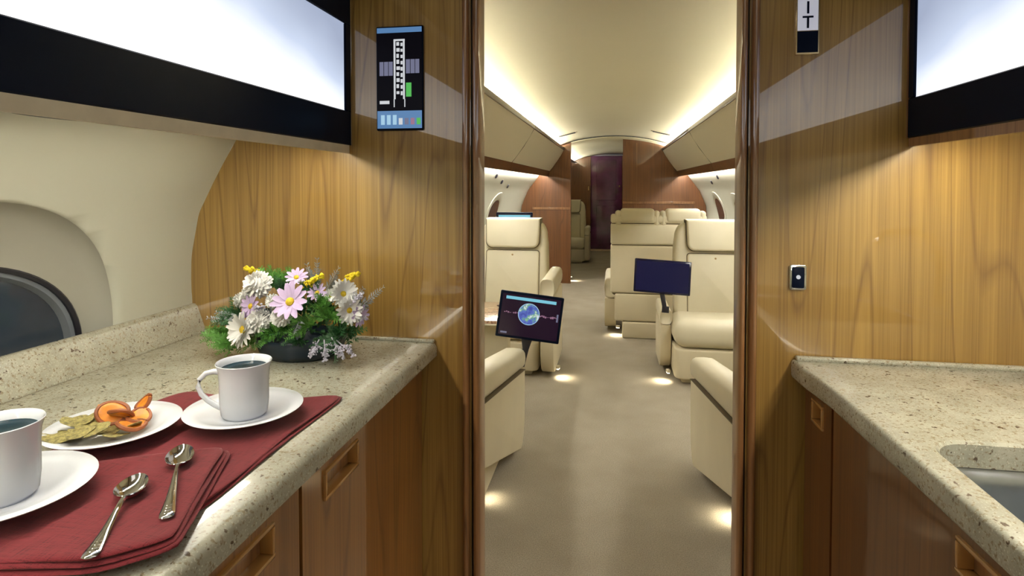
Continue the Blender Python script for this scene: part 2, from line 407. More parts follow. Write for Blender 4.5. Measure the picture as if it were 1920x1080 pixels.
# overhead bins, coves and wash lamps
DARKRAIL = plain('dark_wood_rail', (.05, .022, .010, 1), .3, coat=.5)
def bin_(sgn, y0, y1, label):
    pts = [(.615, 1.668), (.785, 1.408), (.80, 1.395), (.90, 1.395), (.845, 1.668)]
    r = empty('overhead_bin', (0, y0, 0), label, 'overhead bin', group='cream overhead bins')
    L = y1-y0
    finish(prism([(sgn*x, z) for x, z in pts], 1, .004, L-.004, .004, 1), 'bin_body', BINM, r)
    # curved door skin proud of the body
    dn = [(.606, 1.664), (.640, 1.600), (.690, 1.524), (.742, 1.452), (.783, 1.402), (.790, 1.406), (.748, 1.458), (.696, 1.53), (.646, 1.606), (.614, 1.668)]
    finish(prism([(sgn*x, z) for x, z in dn], 1, .006, L-.006, .002, 1), 'bin_door', BINM, r)
    g = [(.605, 1.662), (.689, 1.522), (.782, 1.4005), (.790, 1.404), (.697, 1.528), (.613, 1.666)]
    finish(prism([(sgn*x, z) for x, z in g], 1, L-.006, L+.002), 'door_gap', GROOVE, r)
    finish(box(*sorted((sgn*.600, sgn*.640)), 0, L, 1.658, 1.692, .004, 2), 'top_rail', DARKRAIL, r)
    finish(prism([(sgn*x, z) for x, z in ((.782, 1.402), (.800, 1.335), (.812, 1.335), (.80, 1.398))], 1, 0, L, .002, 1), 'lower_rail', WOODD, r)
    return r
bin_(-1, YB+.015, 4.53, 'long cream overhead bin on the left, nearest the doorway')
bin_(-1, 4.535, 7.298, 'cream overhead bin on the left, next to the wood bulkhead')
bin_(1, YB+.015, 4.98, 'long cream overhead bin on the right, nearest the doorway')
bin_(1, 4.985, 7.598, 'cream overhead bin on the right, next to the wood bulkhead')
for sgn, yend, side in ((-1, 7.29, 'left'), (1, 7.59, 'right')):
    r = empty('cove_light', (0, YB+.02, 0), 'glowing cove light strip along the top of the %s overhead bins' % side, 'light strip')
    L = yend-YB-.03
    finish(box(*sorted((sgn*.66, sgn*.76)), 0, L, 1.669, 1.676), 'lamp_housing', WHITEP, r)
    finish(box(*sorted((sgn*.67, sgn*.705)), .01, L-.01, 1.676, 1.682), 'lamp_tube', COVEM, r)
    r = empty('wash_light', (0, YB+.02, 0), 'glowing light strip under the %s overhead bins' % side, 'light strip')
    finish(box(*sorted((sgn*.852, sgn*.888)), 0, L, 1.383, 1.394), 'lamp_housing', WHITEP, r)
    finish(box(*sorted((sgn*.858, sgn*.882)), .01, L-.01, 1.376, 1.383), 'lamp_tube', WASHM, r)
# aft corridor cove behind the left bulkhead
r = empty('cove_light', (0, 7.4, 0), 'glowing cove light strip behind the left wood bulkhead', 'light strip')
finish(box(-.74, -.66, 0, 3.6, 1.64, 1.646), 'lamp_housing', WHITEP, r); finish(box(-.72, -.69, .01, 3.58, 1.646, 1.651), 'lamp_tube', COVEM, r)
# cabin windows, air nozzles, ceiling slots
def cabin_window(n, sgn, y):
    o = bpy.data.objects.new('window_%d' % n, None); C.objects.link(o); o['kind'] = 'structure'
    def lp(a, b, off, cz=.955):
        return [(sgn*(abs(wx(z, SPC))-off), yy, z) for _, yy, z in ell(y, cz, a, b, 0, 32)]
    finish(loft([lp(.29, .20, .0), lp(.285, .195, .008), lp(.22, .14, .008), lp(.20, .125, .002)]), 'window_frame', LINER, o)
    finish(loft([lp(.20, .125, .004), lp(.1, .07, .004)], cap1=True), 'pane', GLASS, o)
for i, y in enumerate((2.2, 3.3, 4.4, 5.5)): cabin_window(2+i, -1, y)
for i, y in enumerate((2.2, 3.3, 4.4, 5.55, 6.6)): cabin_window(6+i, 1, y)
for sgn, ys, side in ((-1, (4.42, 4.72, 5.15, 5.62), 'left'), (1, (5.1, 5.65, 6.2), 'right')):
    for i, y in enumerate(ys):
        z = (1.225, 1.30, 1.255, 1.215)[i]
        M = Matrix.Translation((sgn*(abs(wx(z, SPC))-.002), y, z)) @ Matrix.Rotation(-sgn*PI/2*1.25, 4, 'Y')
        o = finish(lathe([(0, .012), (.012, .012), (.02, .008), (.024, 0), (0, 0)], 16), 'air_nozzle', DARKP); o.matrix_world = M
        tag(o, 'small dark air nozzle on the %s cabin sidewall, %s' % (side, ('nearest', 'second', 'third', 'farthest')[i]), 'air nozzle', 'air nozzles on the %s sidewall' % side)
for sgn, side in ((-1, 'left'), (1, 'right')):
    x = sgn*.49
    r = empty('ceiling_vent', (x, 6.3, ceil_z(x)-.004), 'slim dark air vent in the %s side of the vaulted ceiling' % side, 'vent')
    r.rotation_euler = (0, sgn*.235, 0)
    finish(box(-.11, .11, -.05, .05, -.002, .003, .001, 1), 'vent_frame', CEIL, r)
    for q in (-.028, 0, .028): finish(box(-.09, .09, q-.008, q+.008, -.006, -.001), 'slot', DARKP, r)

# ------------------------------------------------------------------ galley: left worktop and cabinets
def slope_pts(pts): return pts
r = empty('stone_worktop', (-.66, .3, .845), 'speckled beige stone worktop under the coffee cups', 'worktop')
bm = prism([(y, z) for y, z in ()] or [(-.9, 0)], 1, 0, 1) if False else bmesh.new()
slab = [(-.377, .850), (-.377, .869), (-.381, .8765), (-.388, .880), (-.937, .880), (-.937, .845), (-.383, .845)]
o = finish(prism([(x+.66, z-.845) for x, z in slab], 1, -.98, .921), 'slab', STONE, r, 50)
spl = [(-.9355, .878), (-.9355, .8835), (-.939, .888), (-.958, .938), (-.964, .944), (-.9735, .944), (-.9735, .878)]
finish(prism([(x+.66, z-.845) for x, z in spl], 1, -.98, .921), 'backsplash', STONE, r, 50)
finish(box(-.9362+.66, -.9335+.66, -.98, .908, .0340, .0353), 'joint_shade', plain('joint_shadow', srgb(120, 112, 94), .6), r)  # dark strip standing for the shade along the backsplash joint
finish(box(-1.045+.66, -.966+.66, .44-.3, .96-.3, .905-.845, .930-.845, .004, 2), 'window_sill', STONE, r)
finish(box(-.935+.66, -.38+.66, .909, .921, .034, .042, .003, 2), 'lip', STONE, r)

def plate_hole(bm, w, h, t, hx0, hx1, hz0, hz1, depth):
    """front plate in the (u,z) plane facing -v with a rectangular recess; returns bm. coordinates (u, v, z), v=0 front"""
    us, zs = [0, hx0, hx1, w], [0, hz0, hz1, h]
    F = [[bm.verts.new((u, 0, z)) for z in zs] for u in us]
    for i in range(3):
        for j in range(3):
            if (i, j) != (1, 1): bm.faces.new((F[i][j], F[i+1][j], F[i+1][j+1], F[i][j+1]))
    q = [F[1][1], F[2][1], F[2][2], F[1][2]]
    inn = [bm.verts.new((p.co.x, depth, p.co.z)) for p in q]
    for i in range(4): bm.faces.new((q[i], q[(i+1) % 4], inn[(i+1) % 4], inn[i]))
    bm.faces.new(inn)
    c4 = [F[0][0], F[3][0], F[3][3], F[0][3]]; bk = [bm.verts.new((p.co.x, t, p.co.z)) for p in c4]
    edge = [[F[i][0] for i in range(4)], [F[3][j] for j in range(4)], [F[i][3] for i in range(3, -1, -1)], [F[0][j] for j in range(3, -1, -1)]]
    for k_ in range(4): bm.faces.new(edge[k_]+[bk[(k_+1) % 4], bk[k_]])
    bm.faces.new(bk[::-1]); return bm
def base_cabinet(loc, rz, w, dep, top, hx0, hx1, hz0, hz1, label, mat, low=None):
    """front faces local -v; local u to the right seen from the aisle"""
    r = empty('base_cabinet', loc, label, 'cabinet', rz)
    bm = box(0, w, .0225, dep, .08, low or top, 0)
    if low: rbox(bm, 0, w, .0225, .026, low, top)
    finish(bm, 'body', mat, r)
    finish(box(.0, w, .05, dep, 0, .08), 'plinth', WOODT, r)
    finish(plate_hole(bmesh.new(), w-.004, top-.088, .022, hx0, hx1, hz0-.086, hz1-.086, .016), 'door', mat, r).location = (.002, 0, .086)
    a, b, c_, d_ = hx0+.002, hx1+.002, hz0, hz1; bm = bmesh.new(); tt = .005
    rbox(bm, a-.001, b+.001, -.004, .012, d_-tt, d_+.001, .0015, 2); rbox(bm, a-.001, b+.001, -.004, .015, c_-.001, c_+tt, .0015, 2)
    rbox(bm, a-.001, a+tt, -.004, .014, c_+tt, d_-tt, .0012, 2); rbox(bm, b-tt, b+.001, -.004, .014, c_+tt, d_-tt, .0012, 2)
    h = finish(bm, 'handle', WOODL, r); h['label'] = 'lighter wood frame of the recessed pull'
    finish(box(a+tt, b-tt, .0135, .0155, c_+tt, d_-tt), 'recess_back', WOODT, h)
    return r
FX = -.410
# seen from the aisle (looking -x) local u runs along +y: rotation -90 deg maps local -v (front) to +x ... use rz=+90
def left_cab(y0, y1, h0, h1, label):
    return base_cabinet((FX, y0, 0), PI/2, y1-y0, .48, .8445, h0-y0, h1-y0, .765, .808, label, WOODC)
left_cab(.715, 1.218, .775, .885, 'wood base cabinet with recessed pull left of the doorway')
left_cab(.20, .711, .50, .645, 'wood base cabinet under the napkins and spoons')
left_cab(-.68, .196, .0, .13, 'wood base cabinet under the near end of the left worktop')

# ------------------------------------------------------------------ galley: right worktop, sink and cabinets
r = empty('stone_worktop', (.7, .3, .845), 'speckled beige stone worktop with the sink cut-out', 'worktop')
fr = [(.346, 1.220), (.349, 1.16), (.362, 1.06), (.372, .80), (.377, .6), (.386, .3), (.40, -.68)]
outer = fr+[(.965, -.68), (.965, 1.220)]
CUT = rrect(.413, .86, .30, .862, .05, 8)
bm = bmesh.new()
def slab_hole(bm, outer, inner, z0, z1, ch):
    def ring(p, z): return [bm.verts.new((x, y, z)) for x, y in p]
    n = len(outer)
    def inset(p, d):
        out = []
        for i in range(len(p)):
            a, b, c_ = Vector(p[i-1]), Vector(p[i]), Vector(p[(i+1) % len(p)])
            t = ((b-a).normalized()+(c_-b).normalized()).normalized(); nn = Vector((-t.y, t.x)); out.append(tuple(b+nn*d))
        return out
    sgn = 1 if sum(p[0]*q[1]-q[0]*p[1] for p, q in zip(outer, outer[1:]+outer[:1])) > 0 else -1
    o1 = ring(inset(outer, sgn*.002), z0); o2 = ring(outer, z0+.005); o3 = ring(outer, z1-ch); o4 = ring(inset(outer, sgn*ch*.35), z1-ch*.3); o5 = ring(inset(outer, sgn*ch), z1)
    for A, B in ((o1, o2), (o2, o3), (o3, o4), (o4, o5)):
        for i in range(n): bm.faces.new((A[i], A[(i+1) % n], B[(i+1) % n], B[i]))
    si = 1 if sum(p[0]*q[1]-q[0]*p[1] for p, q in zip(inner, inner[1:]+inner[:1])) > 0 else -1
    i0 = ring(inner, z0); i1 = ring(inner, z1-.004); i2 = ring(inset(inner, -si*.004), z1)
    m = len(inner)
    for A, B in ((i0, i1), (i1, i2)):
        for i in range(m): bm.faces.new((A[i], A[(i+1) % m], B[(i+1) % m], B[i]))
    for a, b in ((o5, i2), (o1, i0)):
        es = []
        for L_ in (a, b):
            for i in range(len(L_)): es.append(bm.edges.get((L_[i], L_[(i+1) % len(L_)])) or bm.edges.new((L_[i], L_[(i+1) % len(L_)])))
        bmesh.ops.triangle_fill(bm, edges=es, use_beauty=True)
slab_hole(bm, [(x-.7, y-.3) for x, y in outer], [(x-.7, y-.3) for x, y in CUT], 0, .035, .006)
finish(bm, 'slab', STONE, r, 40)
finish(box(.352-.7, .965-.7, .906, .920, .034, .043, .003, 2), 'lip', STONE, r)
r = empty('sink', (.644, .581, .66), 'stainless steel sink sunk into the right worktop', 'sink')
def rr3(d, rad, z): return [(x-.644, y-.581, z-.66) for x, y in rrect(.413-d, .86+d, .30-d, .862+d, rad, 8)]
bm = loft([rr3(.02, .06, .8445), rr3(-.004, .05, .8445), rr3(-.009, .05, .8425), rr3(-.012, .05, .838), rr3(-.0125, .05, .82), rr3(-.016, .05, .72), rr3(-.02, .05, .69), rr3(-.045, .05, .672), rr3(-.09, .05, .666)], cap1=True)
o = finish(bm, 'basin', STEEL, r, 60); m = o.modifiers.new('thick', 'SOLIDIFY'); m.thickness = .0015; m.offset = -1
finish(lathe([(0, .004), (.014, .003), (.03, .006), (.036, .007), (.04, .004)], 24), 'drain', SILVER, r).location = (0, 0, .008)
finish(tube([(.28, .0, .185), (.28, 0, .36), (.26, 0, .41), (.2, 0, .43), (.13, 0, .42), (.11, 0, .39)], .011, 12), 'faucet', SILVER, r)
ang = math.atan2(.386-.352, 1.21-.3)
def right_cab(y1, y0, x1, w, h0, h1, z0, z1, label, low=None):
    # local u runs toward -y from (x1, y1)
    return base_cabinet((x1, y1, 0), -PI/2+ang*1.0, w, .50, .8445, h0, h1, z0, z1, label, WOODD, low)
right_cab(1.206, 1.075, .368, .128, .04, .09, .782, .824, 'narrow wood base cabinet with small pull right of the doorway')
right_cab(1.074, .45, .373, .62, .345, .58, .785, .825, 'wide wood base cabinet under the sink', .64)
right_cab(.452, -.6, .393, 1.05, .3, .5, .785, .825, 'wood base cabinet under the near end of the sink worktop', .64)

# ------------------------------------------------------------------ galley: wall cabinets with backlit panels
def wall_cabinet(sgn, face, label, y1=1.219):
    r = empty('wall_cabinet', (sgn*face, .3, 1.309), label, 'wall cabinet')
    def X(*v): return sorted(sgn*a for a in v)
    y0 = -.68-.3; y1 = y1-.3; top = 1.79-1.309
    finish(prism([(sgn*x, z) for x, z in ((.014, .012), (.262, .028), (.225, .09), (.12, .27), (.05, .34), (.05, top-.03), (.014, top-.03))], 1, y0, y1, 0), 'body', WOODD, r)
    bm = bmesh.new()
    pl0, pl1, yb = .074, .262, y1-.022
    rbox(bm, *X(0, .016), y0, y1, 0, pl0, .002, 1); rbox(bm, *X(0, .016), y0, y1, pl1, top-.03, .002, 1)
    rbox(bm, *X(0, .016), yb, y1, pl0, pl1, .002, 1); rbox(bm, *X(0, .016), y0, y0+.03, pl0, pl1, .002, 1)
    f = finish(bm, 'frame', BLACK, r)
    finish(box(*X(.004, .012), y0+.028, yb+.002, pl0-.002, pl1+.002), 'backlit_panel', PANELM, r)
    finish(box(*X(-.001, .010), y1, y1+.0025, .0, top-.03), 'edge_strip', SILVER if sgn < 0 else WOODT, r)
    if sgn < 0:
        finish(prism([(sgn*x, z) for x, z in ((.002, -.018), (.008, -.018), (.010, .003), (.002, .001))], 1, y0, y1-.001, .001, 1), 'front_lip', plain('cream_lip', srgb(214, 202, 176), .3), r)
        finish(prism([(sgn*x, z) for x, z in ((.085, .004), (.266, .016), (.266, .026), (.085, .012))], 1, y0, y1-.006, .002, 1), 'light_valance', LINER, r)
    else:
        finish(box(*X(.002, .012), y0, y1-.001, -.016, .0), 'front_lip', WOODT, r)
    return r
wall_cabinet(-1, .572, 'black framed wall cabinet with glowing white panel above the left worktop')
wall_cabinet(1, .545, 'black framed wall cabinet with glowing white panel above the sink')
for sgn, x0, x1, side in ((-1, .606, .634, 'left'), (1, .578, .594, 'right')):
    r = empty('under_cabinet_light', (0, .3, 1.309), 'slim warm light strip under the %s wall cabinet' % side, 'light strip')
    finish(box(*sorted((sgn*(x0-.002), sgn*(x1+.004))), -.9, .86, .004, .012), 'lamp_housing', WHITEP, r)
    finish(box(*sorted((sgn*x0, sgn*x1)), -.88, .84, .000, .004), 'lamp_tube', UNDERM if sgn < 0 else UNDERR, r)
r = empty('vent_grille', (-.72, .66, 1.320), 'dark oval speaker grille under the left wall cabinet', 'grille')
finish(prism([(.028*math.cos(a*PI/12), .062*math.sin(a*PI/12)) for a in range(24)], 2, -.010, -.001, .002, 1), 'grille', BLACK, r)
finish(prism([(.034*math.cos(a*PI/12), .07*math.sin(a*PI/12)) for a in range(24)], 2, -.004, .002, .001, 1), 'bezel', SILVER, r)
# unseen ceiling light, added as weak galley fill above and behind the frame
r = empty('added_ceiling_light', (0, .2, 1.81), 'long unseen ceiling light added over the galley floor', 'ceiling light')
finish(box(-.16, .16, -.75, .75, -.01, .012, .004, 2), 'frame', WHITEP, r); finish(box(-.14, .14, -.73, .73, -.014, -.009), 'diffuser', GALM, r)

# ------------------------------------------------------------------ wall fittings on the partition
r = empty('touch_screen', (-.457, YP, 1.452), 'tall lit control touch screen on the wood wall left of the doorway', 'screen')
ux, uz = .0535, .1125
finish(box(-ux, ux, -.006, .001, -uz, uz, .003, 2), 'bezel', BLACK, r)
sp = finish(box(-ux+.003, ux-.003, -.0066, -.006, -uz+.003, uz-.003), 'display', S_DK, r)
def on_screen(name, x0, x1, z0, z1, mat, par, y=-.0072, t=.0006):
    return finish(box(x0, x1, y, y+t, z0, z1), name, mat, par)
on_screen('title_bar', -ux+.003, ux-.003, .098, .109, S_BLUE, sp)
on_screen('menu_bar', -ux+.003, ux-.003, -.108, -.070, S_BLUE, sp)
for i in range(7):
    x = -.042+i*.0135
    on_screen('menu_button', x, x+.0085, -.100, -.079 if i < 3 else -.086, (S_LBLUE, S_LBLUE, S_LBLUE, S_WHITE, S_GREY, S_PINK, S_GREEN)[i], sp, -.0080)
for sx in (-1, 1):
    on_screen('aircraft_plan', sx*.0105-.002, sx*.0105+.002, -.045, .083, S_WHITE, sp, -.0078)
    for q in range(3): on_screen('zone_button', sx*.03-.015+q*.0105, sx*.03-.006+q*.0105, .006 if sx < 0 else .010, .036 if sx < 0 else .040, S_GREY, sp)
    on_screen('aircraft_tail', sx*.012-.001, sx*.012+.001, -.062, -.045, S_WHITE, sp)
on_screen('aircraft_nose', -.0125, .0125, .080, .084, S_WHITE, sp)
rr = random.Random(3)
for q in range(9):
    z = .07-q*.013
    on_screen('seat_icon', -.0065, -.001+rr.random()*.003, z, z+.006+rr.random()*.003, S_WHITE, sp); on_screen('seat_icon', .003, .0075, z-.003*rr.random(), z+.006, S_WHITE, sp)
on_screen('green_button', .015, .027, -.040, -.010, S_GREEN, sp); on_screen('white_button', -.045, -.023, -.055, -.048, S_WHITE, sp)

r = empty('exit_sign', (.3665, YP, 1.576), 'vertical EXIT sign in a brass frame on the wood wall', 'sign')
finish(box(-.0215, .0215, -.006, .001, -.104, .104, .001, 1), 'frame', GOLD, r)
finish(box(-.0185, .0185, -.0068, -.006, -.058, .058), 'face', SIGNW, r)
finish(box(-.0185, .0185, -.0072, -.006, -.100, -.0595), 'black_lamp', BLACK, r); finish(box(-.0185, .0185, -.0072, -.006, .0595, .100), 'black_lamp', BLACK, r)
for i, ch in enumerate('EXIT'):
    cu = bpy.data.curves.new('letter', 'FONT'); cu.body = ch; cu.size = .033; cu.align_x = 'CENTER'; cu.extrude = .0002; cu.offset = .0004
    o = bpy.data.objects.new('letter', cu); C.objects.link(o); o.parent = r
    o.rotation_euler = (PI/2, 0, 0); o.location = (0, -.0071, .030-i*.0278); cu.materials.append(BLACK)
    dg = bpy.context.evaluated_depsgraph_get(); me = bpy.data.meshes.new_from_object(o.evaluated_get(dg)); q = bpy.data.objects.new('letter', me); C.objects.link(q)
    q.parent = r; q.rotation_euler = o.rotation_euler; q.location = o.location; bpy.data.objects.remove(o); q.name = 'letter'
r = empty('push_button', (.3555, YP, 1.041), 'small black push button with silver surround beside the right worktop', 'switch')
bm = prism(rrect(-.0155, .0155, -.0245, .0245, .004), 1, -.005, .001, .001, 2); finish(bm, 'surround', SILVER, r)
finish(prism(rrect(-.0115, .0115, -.0205, .0205, .003), 1, -.007, -.004, .001, 2), 'button', BLACK, r)
finish(prism([(.004*math.cos(a*PI/8), .001+.004*math.sin(a*PI/8)) for a in range(16)], 1, -.008, -.0065), 'indicator_light', S_WHITE, r)

# ------------------------------------------------------------------ on the left worktop
ZT = .880
def folded(name, outline, z, t, layers, label, seed, waves=.0012):
    """cloth folded in flat layers: each layer a rounded outline with a soft rolled edge"""
    r = empty(name, (0, 0, z), label, 'napkin')
    cx = sum(p[0] for p in outline)/len(outline); cy = sum(p[1] for p in outline)/len(outline); r.location = (cx, cy, z)
    rnd = random.Random(seed)
    for L in range(layers):
        ins = .004*L; dens = []
        for i in range(len(outline)):
            a, b = outline[i], outline[(i+1) % len(outline)]
            m_ = max(2, int(math.dist(a, b)/.012))
            for q in range(m_):
                f = q/m_; dens.append((a[0]+(b[0]-a[0])*f-cx, a[1]+(b[1]-a[1])*f-cy))
        sm = []
        n = len(dens)
        for i in range(n):
            p = [dens[(i+d_) % n] for d_ in (-1, 0, 1)]
            sm.append((sum(q[0] for q in p)/3, sum(q[1] for q in p)/3))
        loops = []
        z0 = t*L; th = t
        for fz, sh in ((.0, .003), (.25, .0008), (.5, 0), (.75, .0008), (.97, .004), (1.0, .010), (1.0, .03), (1.0, .055)):
            lp = []
            for i, (x, y) in enumerate(sm):
                dl = math.hypot(x, y); s_ = 1-(sh+ins)/max(dl, .02)
                wz = waves*math.sin(i*.37+L*2+seed)*(1 if fz > .4 else .3)
                lp.append((x*s_, y*s_, z0+th*fz+max(-th*.2, wz)*fz))
            loops.append(lp)
        finish(loft(loops, cap0=True, cap1=True), 'fold', LINEN, r, 60)
    return r
folded('napkin', [(-.700, .46), (-.700, .80), (-.684, .842), (-.60, .835), (-.50, .836), (-.455, .858), (-.428, .872), (-.420, .858), (-.424, .72), (-.420, .555), (-.424, .52), (-.46, .46)], ZT+.0005, .0035, 2, 'burgundy cloth napkin under the far coffee cup', 1)
folded('napkin', [(-.80, .34), (-.80, .545), (-.70, .556), (-.62, .576), (-.53, .626), (-.475, .650), (-.462, .646), (-.448, .61), (-.392, .475), (-.390, .462), (-.432, .422), (-.52, .402), (-.70, .365)], ZT+.0085, .0036, 3, 'burgundy cloth napkin under the two spoons', 4)
NT = ZT+.0085; NT2 = NT+.0115
SAUC = [(0, .004), (.028, .004), (.030, .0005), (.036, .0), (.040, .0025), (.060, .010), (.0795, .0165), (.0802, .0175), (.0795, .0182), (.060, .0135), (.042, .0075), (.034, .0062), (0, .006)]
def cup(center, z, hang, label, sc_=1.0):
    r = empty('coffee_cup', (center[0], center[1], z), label, 'cup'); r.scale = (sc_,)*3
    prof = [(0, .004), (.024, .003), (.026, 0), (.0285, .0), (.031, .004), (.0325, .02), (.0328, .05), (.0340, .066), (.0368, .0745), (.0372, .0755), (.0366, .0762), (.0350, .0745), (.0318, .066), (.0305, .05), (.0302, .02), (.028, .008), (0, .007)]
    finish(lathe(prof, 56), 'body', CHINA, r, 60)
    finish(lathe([(0, .0668), (.0300, .0668), (.0312, .0672)], 40), 'coffee', COFFEE, r)
    c_, s_ = math.cos(hang), math.sin(hang)
    path = [(.030, .062), (.040, .064), (.050, .062), (.058, .054), (.060, .044), (.056, .033), (.047, .023), (.038, .016), (.0305, .012)]
    finish(tube([(q*c_, q*s_, zz) for q, zz in path], [.0042, .0038, .0036, .0036, .0036, .0036, .0037, .0039, .0044], 10), 'handle', CHINA, r, 60)
    return r
def saucer(center, z, label, name='saucer', sc_=1.0, cat='saucer'):
    o = finish(lathe(SAUC, 64), name, CHINA, None, 60); o.location = (center[0], center[1], z); o.scale = (sc_, sc_, 1)
    return tag(o, label, cat)
SA, SB, PLT = (-.516, .750), (-.605, .486), (-.649, .667)
saucer(SA, NT, 'white saucer under the far coffee cup', 'saucer', .985); cup(SA, NT+.0065, math.radians(203), 'white coffee cup nearest the flowers, handle to the left')
saucer(SB, NT2, 'white saucer under the near coffee cup, cut by the left edge'); cup((-.607, .487), NT2+.0065, math.radians(200), 'white coffee cup at the left edge, close to the spoons')
saucer(PLT, NT, 'white plate holding dried fruit and chips', 'plate', .985, 'plate')
# snacks on the plate
rnd = random.Random(11)
def blob(name, r0, th, mat, curl, lump, seed, n=14):
    rr_ = random.Random(seed); ph = [rr_.random()*6.3 for _ in range(4)]
    loops = []
    for s_, zz in ((.0, -.5), (.6, -.5), (.95, -.35), (1.0, 0), (.93, .4), (.6, .5), (.25, .42)):
        lp = []
        for i in range(n):
            a = 2*PI*i/n; rad = r0*s_*(1+lump*math.sin(2*a+ph[0])+lump*.7*math.sin(3*a+ph[1])+lump*.5*math.sin(5*a+ph[2]))
            x, y = rad*math.cos(a), rad*.8*math.sin(a)
            lp.append((x, y, zz*th+curl*(x*x)/r0+.3*curl*math.sin(3*a+ph[3])*s_*r0*.5))
        loops.append(lp)
    loops[0] = loops[1]
    return finish(loft(loops[1:], cap0=True, cap1=True), name, mat, None, 60)
CH = [(-.046, -.046, 0), (-.026, -.052, .4), (-.004, -.050, 1.0), (-.036, -.030, .2), (-.014, -.034, .9), (.010, -.036, 2.0), (.026, -.026, .6), (-.022, -.016, 2.4), (-.046, -.016, 1.2), (.006, -.018, 1.7), (.030, -.008, .1), (-.034, -.006, .8)]
Zp = NT+.009
CHL = ['lowest at the left rim', 'front, second from the left', 'front middle', 'behind the leftmost front one', 'middle of the pile', 'right of the middle', 'under the orange slices, right', 'upper middle', 'back left', 'half under the orange slices', 'farthest right of the pile', 'highest at the back left']
for i, (x, y, a) in enumerate(CH):
    x, y = PLT[0]+x, PLT[1]+y
    o = blob('dried_chip', .0162, .0022, CHIP, .16, .17, 20+i, 22); o.location = (x, y, Zp+.005+.0045*(i % 3)); o.rotation_euler = (rnd.uniform(-.3, .3), rnd.uniform(-.25, .25), a)
    tag(o, 'golden green dried chip on the plate, '+CHL[i], 'snack', 'dried chips on the plate')
FR = [(-.012, .010, .017, .019, (.85, .25, .5), 'upright curled orange dried fruit slice at the back left of the plate'),
      (.026, .012, .013, .016, (.3, -.2, 1.9), 'flat orange dried fruit slice at the right of the plate'),
      (.006, .004, .018, .018, (.5, .3, 2.6), 'orange dried fruit slice in the middle of the plate'),
      (.016, .034, .024, .012, (.5, -.7, .4), 'thin curled orange dried fruit strip sticking up at the back'),
      (.034, -.010, .011, .017, (.15, .2, 1.1), 'yellow orange dried fruit slice at the front right')]
for i, (x, y, z, r0, rot, lb) in enumerate(FR):
    x, y = PLT[0]+x, PLT[1]+y
    o = blob('dried_fruit_slice', r0, .005, APRI, .22, .08, 40+i); o.location = (x, y, Zp+z); o.rotation_euler = rot
    bm = bmesh.new(); n = 26
    tube([(r0*.97*math.cos(2*PI*q/n), r0*.78*math.sin(2*PI*q/n), .22*r0*.94*math.cos(2*PI*q/n)**2+.0005) for q in range(n)], .0026, 6, bm)
    p = finish(bm, 'rind', PEEL, o); p['label'] = 'dark brown rind'
    tag(o, lb, 'snack', 'dried fruit slices on the plate')
def spoon(a, b, z, label):
    """a: handle end, b: bowl tip"""
    a, b = Vector((*a, 0)), Vector((*b, 0)); L = (b-a).length; th = math.atan2(b.y-a.y, b.x-a.x)
    r = empty('teaspoon', (a.x, a.y, z), label, 'spoon', th)
    # handle: flat tapered bar
    hb = L*.66; st = []
    for s_, wd, zz, t_ in ((0, .0035, .0015, .0012), (.02, .0062, .0015, .0014), (.10, .0068, .0016, .0014), (.25, .0056, .002, .0014), (.45, .0042, .003, .0016), (.7, .003, .0058, .002), (.88, .0024, .0072, .0022), (1.0, .0028, .007, .0020)):
        x = s_*hb; st.append([(x, -wd, zz), (x, -wd*.6, zz+t_), (x, wd*.6, zz+t_), (x, wd, zz), (x, wd*.6, zz-t_*.6), (x, -wd*.6, zz-t_*.6)])
    finish(loft(st, True, True), 'handle', SILVER, r, 60)
    bm = bmesh.new()
    for q in range(5): rbox(bm, .006+q*.005, .0085+q*.005, -.0035, .0035, .0022, .0034, .0004, 1)
    finish(bm, 'handle_pattern', SILVER, r)
    bl = L-hb; loops = []; n = 28
    def outline(s_, zf):
        lp = []
        for i in range(n):
            a_ = 2*PI*i/n; cx = hb+bl*.52; px = math.cos(a_); wy = .0148*(1-.16*px)
            lp.append((cx+bl*.52*px*s_, wy*math.sin(a_)*s_, zf))
        return lp
    H = .0085
    for s_, zz in ((1.0, H), (.985, H+.0007), (.95, H+.0002), (.85, H-.0028), (.65, H-.0056), (.4, H-.0070), (.12, H-.0075)): loops.append(outline(s_, zz))
    bm = loft(loops, cap1=True)
    loft([outline(1.0, H), outline(.9, H-.0035), outline(.7, H-.0068), outline(.4, H-.0082), outline(.1, H-.0085)], cap1=True, bm=bm)
    finish(bm, 'bowl', SILVER, r, 60)
spoon((-.441, .424), (-.503, .547), NT2, 'silver teaspoon nearest the camera on the front napkin')
spoon((-.421, .489), (-.508, .618), NT2, 'silver teaspoon lying farther back on the front napkin')

# flower arrangement -------------------------------------------------------------
FL = empty('flower_arrangement', (-.618, 1.085, ZT), 'low arrangement of white and lilac flowers in a dark navy bowl', 'flowers')
bm = lathe([(0, .002), (.055, .001), (.062, 0), (.072, .012), (.078, .030), (.080, .040), (.078, .042), (.075, .038), (.069, .014), (.058, .008), (0, .007)], 40)
for q in bm.verts: q.co.x *= 1.16; q.co.y *= .95
finish(bm, 'bowl', NAVYP, FL, 60)
ORG = Vector((-.618, 1.085, ZT))
def orient(d):
    d = Vector(d).normalized(); return d.to_track_quat('Z', 'Y').to_matrix().to_4x4()
def petal(bm, M, L, wd, lift, n=4):
    rows = []
    for i in range(n+1):
        f = i/n; w_ = wd*math.sin(PI*min(1, .12+.80*f))**.7*.5
        zz = lift*f+.15*L*math.sin(f*PI)*.3
        rows.append([bm.verts.new(M @ Vector((L*f, s_*w_, zz+(.0 if s_ else -.0012)))) for s_ in (-1, 0, 1)])
    for a, b in zip(rows, rows[1:]):
        for j in (0, 1): bm.faces.new((a[j], a[j+1], b[j+1], b[j]))
